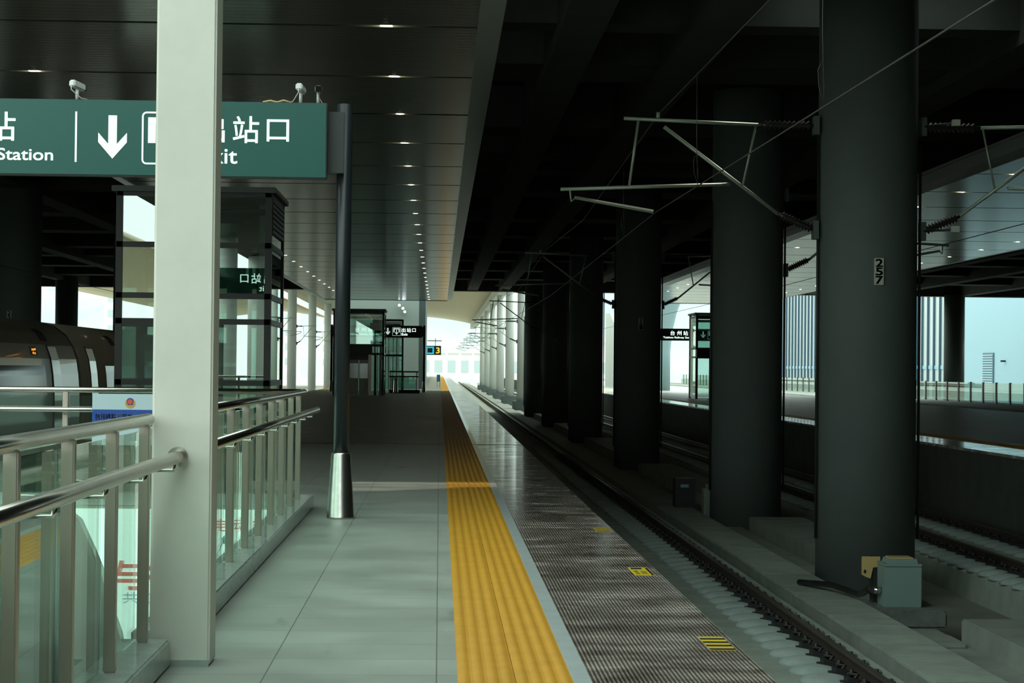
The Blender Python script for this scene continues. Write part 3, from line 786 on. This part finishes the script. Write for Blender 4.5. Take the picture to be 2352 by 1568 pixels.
# ------------------------------------------------------------------ overhead line brackets and wires
def ocs(xf, y, s, label, k=1., g=None):
    """xf: x of the column face, s: direction along x towards the track"""
    def P(u,z): return (xf+s*u*k, y, z)
    o = thing('overhead_line_bracket', label, 'bracket', (xf,y,4.5), g)
    MB().tube([P(2.97,5.43),P(.92,5.36)],.028,10).build('top_tube', M_galv, o)
    MB().tube([P(2.36,5.31),P(.61,4.01)],.028,10).build('diagonal_tube', M_galv, o)
    MB().tube([P(3.92,4.34),P(1.35,4.45)],.028,10).build('registration_tube', M_galv, o)
    MB().tube([P(2.75,5.40),P(2.88,4.40)],.02,8).build('strut', M_galv, o)
    MB().tube([P(.96,5.35),P(1.15,4.44)],.017,8).build('strut', M_galv, o)
    a,b = P(3.71,4.22),P(2.51,4.02)
    MB().tube([a,b],[.024,.03],4,smooth=False).build('steady_arm', M_galv, o)
    MB().tube([P(3.78,4.35),P(3.76,4.16),P(3.71,4.2)],.018,6).build('steady_arm_hanger', M_galv, o)
    MB().tube([P(2.45,5.44),P(2.45,5.53)],.03,8).build('wire_saddle', M_galv, o)
    for p,q in ((P(.92,5.36),P(.05,5.36)),(P(.61,4.01),P(.05,3.77))):
        p,q=Vector(p),Vector(q); m=MB(); pts=[];rs=[]
        for i in range(25):
            pts.append(p.lerp(q,i/24)); rs.append(.03 if (i<3 or i>21) else (.075 if i%2 else .035))
        m.tube(pts,rs,12); m.build('insulator', M_insul, o, label='dark ribbed insulator')
    for z in (5.36,3.77):
        xa,xb=sorted((xf,xf+s*.08)); B(xa,xb,y-.1,y+.1,z-.14,z+.14).build('wall_plate', M_colpaint, o)
    return o
XF=5.72
ocs(XF,30.9,-1,'overhead line bracket reaching over the near track from the column numbered 257')
ocs(XF,67.1,-1,'dim overhead line bracket on the column numbered 261 over the near track')
ocs(XF,115.,-1,'overhead line bracket on the column numbered 265, dark against the daylight')
for k,y in enumerate(YO[:5]):
    ocs(XF+.36,y,-1,'overhead line bracket on the %s pale column right of the track'%ORD[k],g='brackets on the pale right-hand columns')
XF2=7.28
RB = ocs(XF2,30.9,1,'overhead line bracket on the right side of the column numbered 257')
ocs(XF2,43.2,1,'dark overhead line bracket over the second track on the second round column',.9)
ocs(XF2,67.1,1,'thick dark overhead line bracket over the second track on the column numbered 261',.9)
for k,y in enumerate((91.,)+YO[:4]):
    ocs(-12.95 if y<150 else -13.28,y,1,'overhead line bracket over the train track, %s from the near end'%ORD[k],.62,'brackets left of the platform')
for z in (5.36,3.77):
    B(7.62,7.73,30.25,30.35,z-.045,z+.045).build('end_block', M_plate, RB, label='small pale end block')
    MB().tube([(7.3,30.86,z),(7.68,30.3,z)],.018,8).build('end_block_arm', M_black, RB)
def wire(pts, r, label):
    return tag(MB().tube(pts,r,6).build('overhead_wire', M_wire), label, 'wire')
wire([(3.62,5,4.02),(3.54,13,4.02),(3.26,31,4.02),(3.6,67,4.02),(3.3,115,4.02),(3.5,163,4.02),(3.4,300,4.02)],.008,'contact wire over the near track')
wire([(3.45,5,5.75),(3.45,18,5.5),(3.3,31,5.53),(3.4,49,5.2),(3.45,67,5.53),(3.45,91,5.1),(3.4,115,5.53),(3.45,163,5.53),(3.4,300,5.5)],.007,'upper messenger wire over the near track')
wire([(9.5,10,4.02),(9.3,31,4.02),(9.7,67,4.02),(9.5,150,4.02)],.008,'contact wire over the second track')
wire([(9.5,10,5.7),(9.4,31,5.5),(9.6,67,5.5),(9.5,150,5.5)],.007,'upper messenger wire over the second track')
wire([(-10.9,30,4.05),(-10.9,160,4.05),(-10.9,300,4.05)],.008,'contact wire over the train')
for k,y in enumerate((18.4,26.5,37.)):
    xx = 3.54+(3.26-3.54)*(y-13)/18 if y<31 else 3.32
    m=MB(); m.tube([(xx,y,4.02),(xx-.02,y,4.7),(xx-.02,y,5.5 if y<36 else 5.3)],.004,5)
    m.tube([(xx,y,4.03),(xx-.05,y,4.2),(xx-.06,y,4.35),(xx-.02,y,4.45),(xx,y,4.2),(xx,y,4.03)],.003,5)
    tag(m.build('dropper_wire', M_wire),'thin dropper wire over the near track, %s from the camera'%ORD[k],'wire')

# ------------------------------------------------------------------ lifts
def lift(x0,x1,y0,y1,ztop,levels,label,gm,doors=False,louver=True,door_x=None):
    e = thing('lift_shaft', label, 'lift', ((x0+x1)/2,(y0+y1)/2,0))
    w=.13
    for a,b in ((x0,x0+w),(x1-w,x1)):
        for c,d in ((y0,y0+w),(y1-w,y1)):
            B(a,b,c,d,0,ztop-.1).build('corner_post', M_elevframe, e)
    for z in levels:
        m=MB(); h=.055
        m.box(x0,x1,y0+.01,y0+w,z-h,z+h); m.box(x0,x1,y1-w,y1-.01,z-h,z+h); m.box(x0+.01,x0+w,y0,y1,z-h,z+h); m.box(x1-w,x1-.01,y0,y1,z-h,z+h)
        m.build('cross_beam', M_elevframe, e)
    m=MB(); m.box(x0-.08,x1+.08,y0-.10,y1+.10,ztop-.11,ztop)
    m.build('roof_cap', M_capgrey, e, bevel=.01)
    lv=[0.]+levels+[ztop-.1]
    for a,b in zip(lv[:-1],lv[1:]):
        a+=.055; b-=.055
        if b-a<.1: continue
        if not (doors and b<levels[1]+.1): B(x0+w,x1-w,y0+.03,y0+.045,a,b).build('glass_panel', gm, e, label='front pane')
        B(x1-.045,x1-.03,y0+w,y1-w,a,b).build('glass_panel', M_glassfar if not louver or b<ztop-1.2 else gm, e, label='side pane')
        B(x0+.03,x0+.045,y0+w,y1-w,a,b).build('glass_panel', M_glassfar, e, label='side pane')
        B(x0+w,x1-w,y1-.045,y1-.03,a,b).build('glass_panel', M_glassfar, e, label='rear pane')
    if louver:
        m=MB()
        for k in range(7): 
            z=ztop-.2-.1*k; m.box(x1-.03,x1+.012,y0+w,y1-w,z-.07,z)
        m.build('louvre', M_black, e)
    xm=(x0+x1)/2
    # machinery inside: guide rails, counterweight frame, motor, cables
    for xx in (x1-.62,x1-.30):
        B(xx-.03,xx+.03,y1-.9,y1-.8,0,ztop-.35).build('guide_rail', M_black, e)
    m=MB(); m.box(x1-.9,x1-.35,y1-1.3,y1-.8,ztop-1.1,ztop-.75)
    m.tube([(x1-.75,y1-1.2,ztop-.62),(x1-.35,y1-1.2,ztop-.62)],.16,14); m.build('hoist_motor', M_black, e)
    MB().tube([(x1-.46,y1-.95,.2),(x1-.46,y1-.95,ztop-.4)],.02,6).build('hoist_cable', M_black, e)
    B(x0+.35,x1-.75,y0+.55,y1-1.0,1.35,3.6).build('rear_panel', M_capgrey, e) if not doors and False else None
    B(x1-w-.16,x1-w-.03,y0+.5,y0+.62,0,ztop-.3).build('inner_post', M_palecol, e, label='pale inner post')
    m=MB(); m.box(x0+.15,x1-.15,y0+.2,y1-.2,ztop-.5,ztop-.42); m.build('ceiling_plate', M_black, e)
    if doors:
        a,b = door_x
        d = .0
        for i,(u,v) in enumerate(((a,(a+b)/2-.02),((a+b)/2+.02,b))):
            dd=B(u,v,y0-.02,y0+.02,.03,2.04).build('door', mat('lift_door_white',(.85,.88,.82),.35), e, bevel=.004)
            B(u+.03,v-.03,y0-.03,y0-.02,.98,1.84).build('door_window', mat('door_glass',(.25,.33,.34),.06,spec=.8), dd, label='door window')
        for u,v in ((a-.17,a),(b,b+.17)): B(u,v,y0-.06,y0+.06,0,2.35).build('jamb', M_steelpost, e)
        B(a,b,y0-.05,y0+.05,2.04,2.35).build('lintel', mat('lintel_bronze',(.16,.15,.12),.4), e)
        B(x0+.02,b+.22,y0-.32,y0+.0,2.36,2.84).build('hood', M_elevframe, e, label='dark hood over the door')
        B(x1-.55,x1-.45,y0+.1,y0+.2,0,2.4).build('call_post', M_black, e)
    return e
lift(-6.32,-3.30,40.,43.2,5.10,[1.285,2.475,2.975,3.965,4.965],'large glass lift shaft behind the stairwell, close behind the white column',M_glasslift)
LV=[2.4,2.9,4.75]
lift(-6.15,-3.2,118,121.2,4.98,LV,'glass lift with white double doors far along the near platform',M_glassfar,True,False,(-5.2,-4.1))
lift(14.8,17.75,118,121.2,4.98,LV,'glass lift with steel doors on the opposite platform',M_glassfar,True,False,(15.75,16.85))
sh = thing('glass_shaft','narrow glass shaft behind the far lift on the near platform','lift',(-3.2,141.,0))
for x in (-3.95,-2.55): B(x-.06,x+.06,140,140.12,0,4.9).build('corner_post', M_elevframe, sh)
for z in (2.45,4.85): B(-3.95,-2.55,140.,140.1,z-.07,z+.07).build('cross_beam', M_elevframe, sh)
for x in (-3.5,-3.2,-2.95): B(x-.025,x+.025,140.4,140.45,0,4.6).build('guide_rail', M_black, sh)
B(-3.9,-2.6,140.6,140.7,3.7,4.75).build('motor_panel', M_black, sh)
B(-3.9,-2.6,140.05,140.07,.05,2.4).build('glass_panel', M_glassfar, sh); B(-3.9,-2.6,140.05,140.07,2.5,4.8).build('glass_panel', M_glassfar, sh)
# second stair railing by the far lift
r2 = thing('stair_railing','far stair railing with green glass beside the far lift','railing',(-2.3,130.,0))
B(-3.2,-1.25,129.9,130.15,0,.22).build('curb', M_black, r2)
for z in (1.36,1.05): MB().tube([(-3.2,129.95,z),(-1.35,129.95,z)],.045,10).build('top_rail' if z>1.2 else 'lower_rail', M_black, r2)
for x in (-3.1,-2.3,-1.45): B(x-.04,x+.04,130.0,130.06,.22,1.36).build('post', M_steelpost, r2)
B(-3.1,-1.45,130.1,130.12,.25,1.0).build('glass_panel', glass('green_pane',(.55,.78,.72),.1), r2, label='green glass pane')
tag(MB().lathe([(.17,0),(.16,.1),(.13,.75),(.12,1.0),(.0,1.0)],(-2.75,128.9,0),16).build('litter_bin', M_flare),'steel litter bin standing in front of the far stair railing','bin')

# wall behind the far lift, floods, hanging display
wl = thing('rear_building','pale green service building closing the view behind the far lift','building',(-4.4,165,0))
B(-7.6,-1.62,156,175,0,11).build('wall', M_wallgreen, wl)
B(-1.62,-1.12,156,175,0,11).build('side_pier', M_capgrey, wl)
for k,(x,z) in enumerate(((-3.12,6.35),(-2.84,6.12),(-2.70,5.86))):
    fl = thing('flood_lamp','small bright flood lamp on the pale wall behind the far lift, %s from the left'%ORD[k],'lamp',(x,155.6,z))
    MB().tube([(x,155.5,z),(x,155.7,z)],.11,16).build('housing', M_black, fl)
    MB().tube([(x,155.48,z),(x,155.5,z)],.095,16).build('lens', M_flood, fl, label='glowing lens'); MB().tube([(x,155.7,z),(x,156.002,z)],.03,8).build('arm', M_black, fl)
pd = thing('platform_display','hanging platform display with a cyan ring and amber number at the daylight end','display',(-.4,178,2.3))
B(-1.35,.10,178,178.12,2.75,3.55).build('case', M_black, pd)
def frame(xa,xb,za,zb,w,y):
    m=MB(); m.box(xa,xb,y-.01,y,za,za+w); m.box(xa,xb,y-.01,y,zb-w,zb); m.box(xa,xa+w,y-.01,y,za,zb); m.box(xb-w,xb,y-.01,y,za,zb); return m
frame(-1.2,-.52,2.83,3.47,.12,177.995).build('ring', M_cyan, pd, label='cyan ring')
MB().text('3',-.33,-.03,2.9,3.4,177.99,.03).build('number', M_amber, pd, label='amber number')
MB().tube([(-.4,178.06,3.55),(-.4,178.06,4.2)],.03,6).build('hanger', M_black, pd); MB().tube([(-1.1,178.06,3.98),(.15,178.06,3.98)],.04,6).build('cross_arm', M_black, pd)
bb = thing('blue_board','small blue board on two legs near the end of the platform','board',(-.1,176,0))
B(-.25,.05,176,176.1,.45,1.05).build('panel', mat('blue_board',(.05,.2,.42),.5), bb)
for x in (-.22,.0): B(x,x+.03,176.02,176.08,0,.45).build('leg', M_black, bb)

# ------------------------------------------------------------------ train
TX=-11.4
PR=[(1.35,-1.0),(1.60,-.75),(1.655,-.3),(1.665,.2),(1.655,.9),(1.62,1.35),(1.56,1.75),(1.44,2.1),(1.25,2.4),(.95,2.62),(.5,2.76),(0,2.80)]
def pxz(z):
    for (xa,za),(xb,zb) in zip(PR[:-1],PR[1:]):
        if za<=z<=zb: return xa+(xb-xa)*(z-za)/(zb-za)
def side_panel(y0,y1,z0,z1,off=.012,th=.02):
    zs=[z0+(z1-z0)*k/6 for k in range(7)]
    m=MB(); vs=[]
    for y in (y0,y1):
        for z in zs: vs.append((TX+pxz(z)+off,y,z))
        for z in zs: vs.append((TX+pxz(z)+off-th,y,z))
    n=7
    fs=[]
    for k in range(6):
        fs.append((k,k+1,2*n+k+1,2*n+k)); fs.append((n+k,n+k+1,3*n+k+1,3*n+k))
    for a in (0,6): fs.append((a,n+a,3*n+a,2*n+a))
    for j in (0,2*n):
        for k in range(6): fs.append((j+k,j+k+1,j+n+k+1,j+n+k))
    m.add(vs,fs); return m
tr = thing('train','white high-speed train standing at the left track behind the stairwell','train',(TX,68.,ZR))
full=[(TX+x,z) for x,z in PR]+[(TX-x,z) for x,z in PR[::-1][1:]]
for y0 in (31.5,56.2,80.9):
    y1=y0+24.3
    car = MB().prism(full,'y',y0,y1,True).build('car_body', M_train, tr)
    side_panel(y0+4.2,y1-4.6,.86,1.58).build('window_band', M_trainwin, car, label='dark window band')
    for dy in (1.6,22.0-1.3):
        side_panel(y0+dy,y0+dy+1.05,.0,2.06,.01).build('door', M_traindoor, car, label='polished door leaf')
        side_panel(y0+dy-.12,y0+dy-.02,.0,2.12,.014).build('door_seal', M_trainseal, car, label='black door seal')
    side_panel(y0+18.4,y0+19.1,1.84,2.04,.016).build('destination_display', M_black, car, label='black destination display')
    m=MB()
    for k,(dy,z) in enumerate(((18.5,1.96),(18.68,1.96),(18.86,1.97),(18.5,1.88),(18.7,1.87))):
        x=TX+pxz(z)+.018; m.box(x,x+.004,y0+dy,y0+dy+.12,z-.02,z+.03)
    m.build('display_marks', M_led, car, label='glowing orange marks')
    for dy in (6.5,20.2):
        side_panel(y0+dy,y0+dy+.9,2.2,2.5,.012).build('roof_vent', M_trainseal, car, label='dark roof vent')
    if y0<80: MB().prism([(TX+x*.96,-.8+(z+1)*.95) for x,z in PR]+[(TX-x*.96,-.8+(z+1)*.95) for x,z in PR[::-1][1:]],'y',y1-.01,y1+.41,True).build('gangway', M_trainseal, tr, label='black gangway')
    for dy in (2.5,5.,19.5,22.): MB().tube([(TX-.78,y0+dy,ZR+.43),(TX+.78,y0+dy,ZR+.43)],.43,16).build('wheelset', M_black, car)

# ------------------------------------------------------------------ outdoors at the far end
def roof(xa,xb,y0,y1,label,z=10.5,rise=1.4,m_=None):
    m=MB(); n=18; P=[]
    for k in range(n+1):
        u=-1+2*k/n; P.append((xa+(xb-xa)*k/n, z+rise*(1-u*u)))
    Q=P+[(x,zz+.35) for x,zz in P[::-1]]
    m.prism(Q,'y',y0,y1,True)
    return struct(m.build('platform_roof', m_ or M_cream), label)
roof(-18.4,6.4,YE+4,410,'arched cream roof over the platform beyond the hall')
roof(-44,-20.5,YE+4,380,'arched cream roof over the left platforms beyond the hall')
roof(-16,6,-300,-26,'dark roof over the platform behind the photographer',m_=M_darkslab)
roof(-44,-22,-320,-60,'arched cream roof over the left platforms behind the photographer')
for k,y in enumerate((-40.,-64.,-88.,-112)):
    column(-15.,y,10.6,M_palecol,'pale column under the roof behind the photographer, %s back'%ORD[k],'pale columns behind the photographer')
# facade at the right
fc = thing('station_facade','blue and white finned station facade beyond the opposite platform','building',(48.5,240,ZG))
B(47,52,156,183,ZG,14).build('plain_wall', M_bluewall, fc, label='plain pale blue wall')
lv=B(46.9,47.0,172.0,175.4,ZG,3.4).build('louvre_door', M_louver, fc, label='grey louvred door')
m=MB()
for k in range(24): m.box(46.84,46.9,172.1,175.3,-1.7+k*.21,-1.58+k*.21)
m.build('slats', M_bluewall, lv)
B(46.6,46.98,168.5,168.7,2.6,2.75).build('wall_lamp', M_black, fc); 
B(47.6,52,183,330,ZG,16).build('glazing', M_facglass, fc)
fin=None
for k in range(60):
    y=183.2+k*2.4
    if fin is None: fin=B(47.38,47.6,y,y+.22,ZG,15.5).build('fin', M_bluefin, fc)
    else:
        c=fin.copy(); COL.objects.link(c); c.parent=fc; c.location=fin.location+Vector((0,2.4*k,0))
B(47.52,47.6,183,330,2.,2.35).build('transom', M_bluewall, fc)
fe = thing('platform_fence','glass panelled fence along the farthest platform before the blue facade','fence',(36.,200,-.33))
for k in range(60):
    y=112+k*3.2
    if k==0: pp=B(35.95,36.05,y-.14,y+.14,-.33,1.05).build('post', M_black, fe); gp=B(35.98,36.02,y+.14,y+3.06,-.25,1.0).build('glass_panel', glass('fence_glass',(.55,.68,.66),.12), fe)
    else:
        for o in (pp,gp):
            c=o.copy(); COL.objects.link(c); c.parent=fe; c.location=o.location+Vector((0,3.2*k,0))
# slanted white stair parapet seen between dark columns
sp_ = tag(MB().prism([(168.,0.),(205.,0.),(205.,7.2),(200.,7.2)],'x',16.6,17.2).build('stair_parapet', M_palecol),'white sloping stair parapet seen between the columns numbered 261 and 265','parapet')
# far mountain
m=MB(); nx,ny=60,14
vs=[]
for j in range(ny):
    for i in range(nx):
        x=-330+660*i/(nx-1); y=640+22*j
        h=70*math.sin(math.pi*min(1,j/(ny-1)*1.0)*.5)*(.75+.25*math.sin(i*.33)+.12*math.sin(i*.9+j))
        h*=1.0
        vs.append((x,y,ZG+max(0,h)))
m.add(vs,[(j*nx+i,j*nx+i+1,(j+1)*nx+i+1,(j+1)*nx+i) for j in range(ny-1) for i in range(nx-1)],True)
struct(m.build('mountain', M_mount),'hazy blue green mountain beyond the end of the platform')
for k,(x,y,w_,h) in enumerate(((-56,520,14,34),(-44,560,10,42),(-80,540,16,38),(-30,600,10,16))):
    b_=thing('apartment_block',['pale apartment block far left behind the overhead wires, tallest but one','pale narrow apartment block far left, tallest one','pale wide apartment block at the far left','low pale block beyond the end of the platform'][k],'building',(x,y,ZG))
    B(x-w_/2,x+w_/2,y,y+12,ZG,h).build('wall', M_block, b_)
    m=MB()
    for i in range(int(w_/3)):
        for j in range(int(h/4)): m.box(x-w_/2+.8+i*3,x-w_/2+2.4+i*3,y-.05,y,2+j*4,4+j*4)
    m.build('windows', M_blockwin, b_)
for k,(xa,xb,y,h) in enumerate(((-26,-8,500,8.5),(-5,14,470,6.),(17,44,490,9.),(-120,-95,470,9.))):
    sh_ = thing('trackside_shed','long pale shed beyond the platform end, %s from the left'%('second','third','last','first')[k].replace('last','fourth'),'building',((xa+xb)/2,y,ZG))
    B(xa,xb,y,y+14,ZG,h-1).build('wall', M_block, sh_); B(xa-.5,xb+.5,y-.5,y+14.5,h-1,h-.6).build('roof', M_pale, sh_)
    q=MB(); 
    for i in range(int((xb-xa)/3)): q.box(xa+.8+i*3,xa+2.6+i*3,y-.06,y,.6,3.4)
    q.build('windows', M_blockwin, sh_)
for k,x in enumerate((1.5,4.5,7.5)):
    p=thing('far_mast','white mast by the track beyond the platform end, %s from the left'%ORD[k],'mast',(x,455+k*4,ZG))
    B(x-.25,x+.25,455+k*4,455.5+k*4,ZG,7.5).build('post', M_block, p); MB().tube([(x-2,455.2+k*4,6),(x+2,455.2+k*4,6)],.08,6).build('arm', M_block, p)

# ------------------------------------------------------------------ light
wd = bpy.data.worlds.new('overcast_sky'); scene.world = wd; wd.use_nodes=True
bg = wd.node_tree.nodes['Background']; bg.inputs['Color'].default_value=(.84,1.,.93,1); bg.inputs['Strength'].default_value=2.25
sd = bpy.data.lights.new('sun','SUN'); sd.energy=2.0; sd.angle=.03; sd.color=(1,.93,.80)
so = bpy.data.objects.new('sun', sd); COL.objects.link(so)
so.rotation_euler = Vector((-.62,-.42,-.72)).to_track_quat('-Z','Y').to_euler()
so.location=(60,100,80)

# ------------------------------------------------------------------ camera
cd = bpy.data.cameras.new('camera'); cam = bpy.data.objects.new('camera', cd); COL.objects.link(cam)
F=4700.; cd.sensor_width=36; cd.sensor_fit='HORIZONTAL'; cd.lens=36*F/2352; cd.clip_end=2000; cd.clip_start=.05
d = Vector((-166/F,-61/F,-1)).normalized()
up = Vector((.0107,1,0)); up = (up - d*up.dot(d)).normalized()
xr = d.cross(up)
R = Matrix((xr, d, up))      # rows: world axes in camera space, so R maps camera to world
cam.matrix_world = Matrix.Translation((0,0,1.617)) @ R.to_4x4()
scene.camera = cam
scene.cycles.adaptive_threshold=.03; scene.cycles.max_bounces=7; scene.cycles.diffuse_bounces=3; scene.cycles.glossy_bounces=4; scene.cycles.transparent_max_bounces=24
scene.cycles.sample_clamp_indirect=4
scene.cycles.use_denoising=True
vs_=scene.view_settings; vs_.view_transform='Standard'; vs_.look='None'; vs_.exposure=.15; vs_.gamma=1.; vs_.use_curve_mapping=False
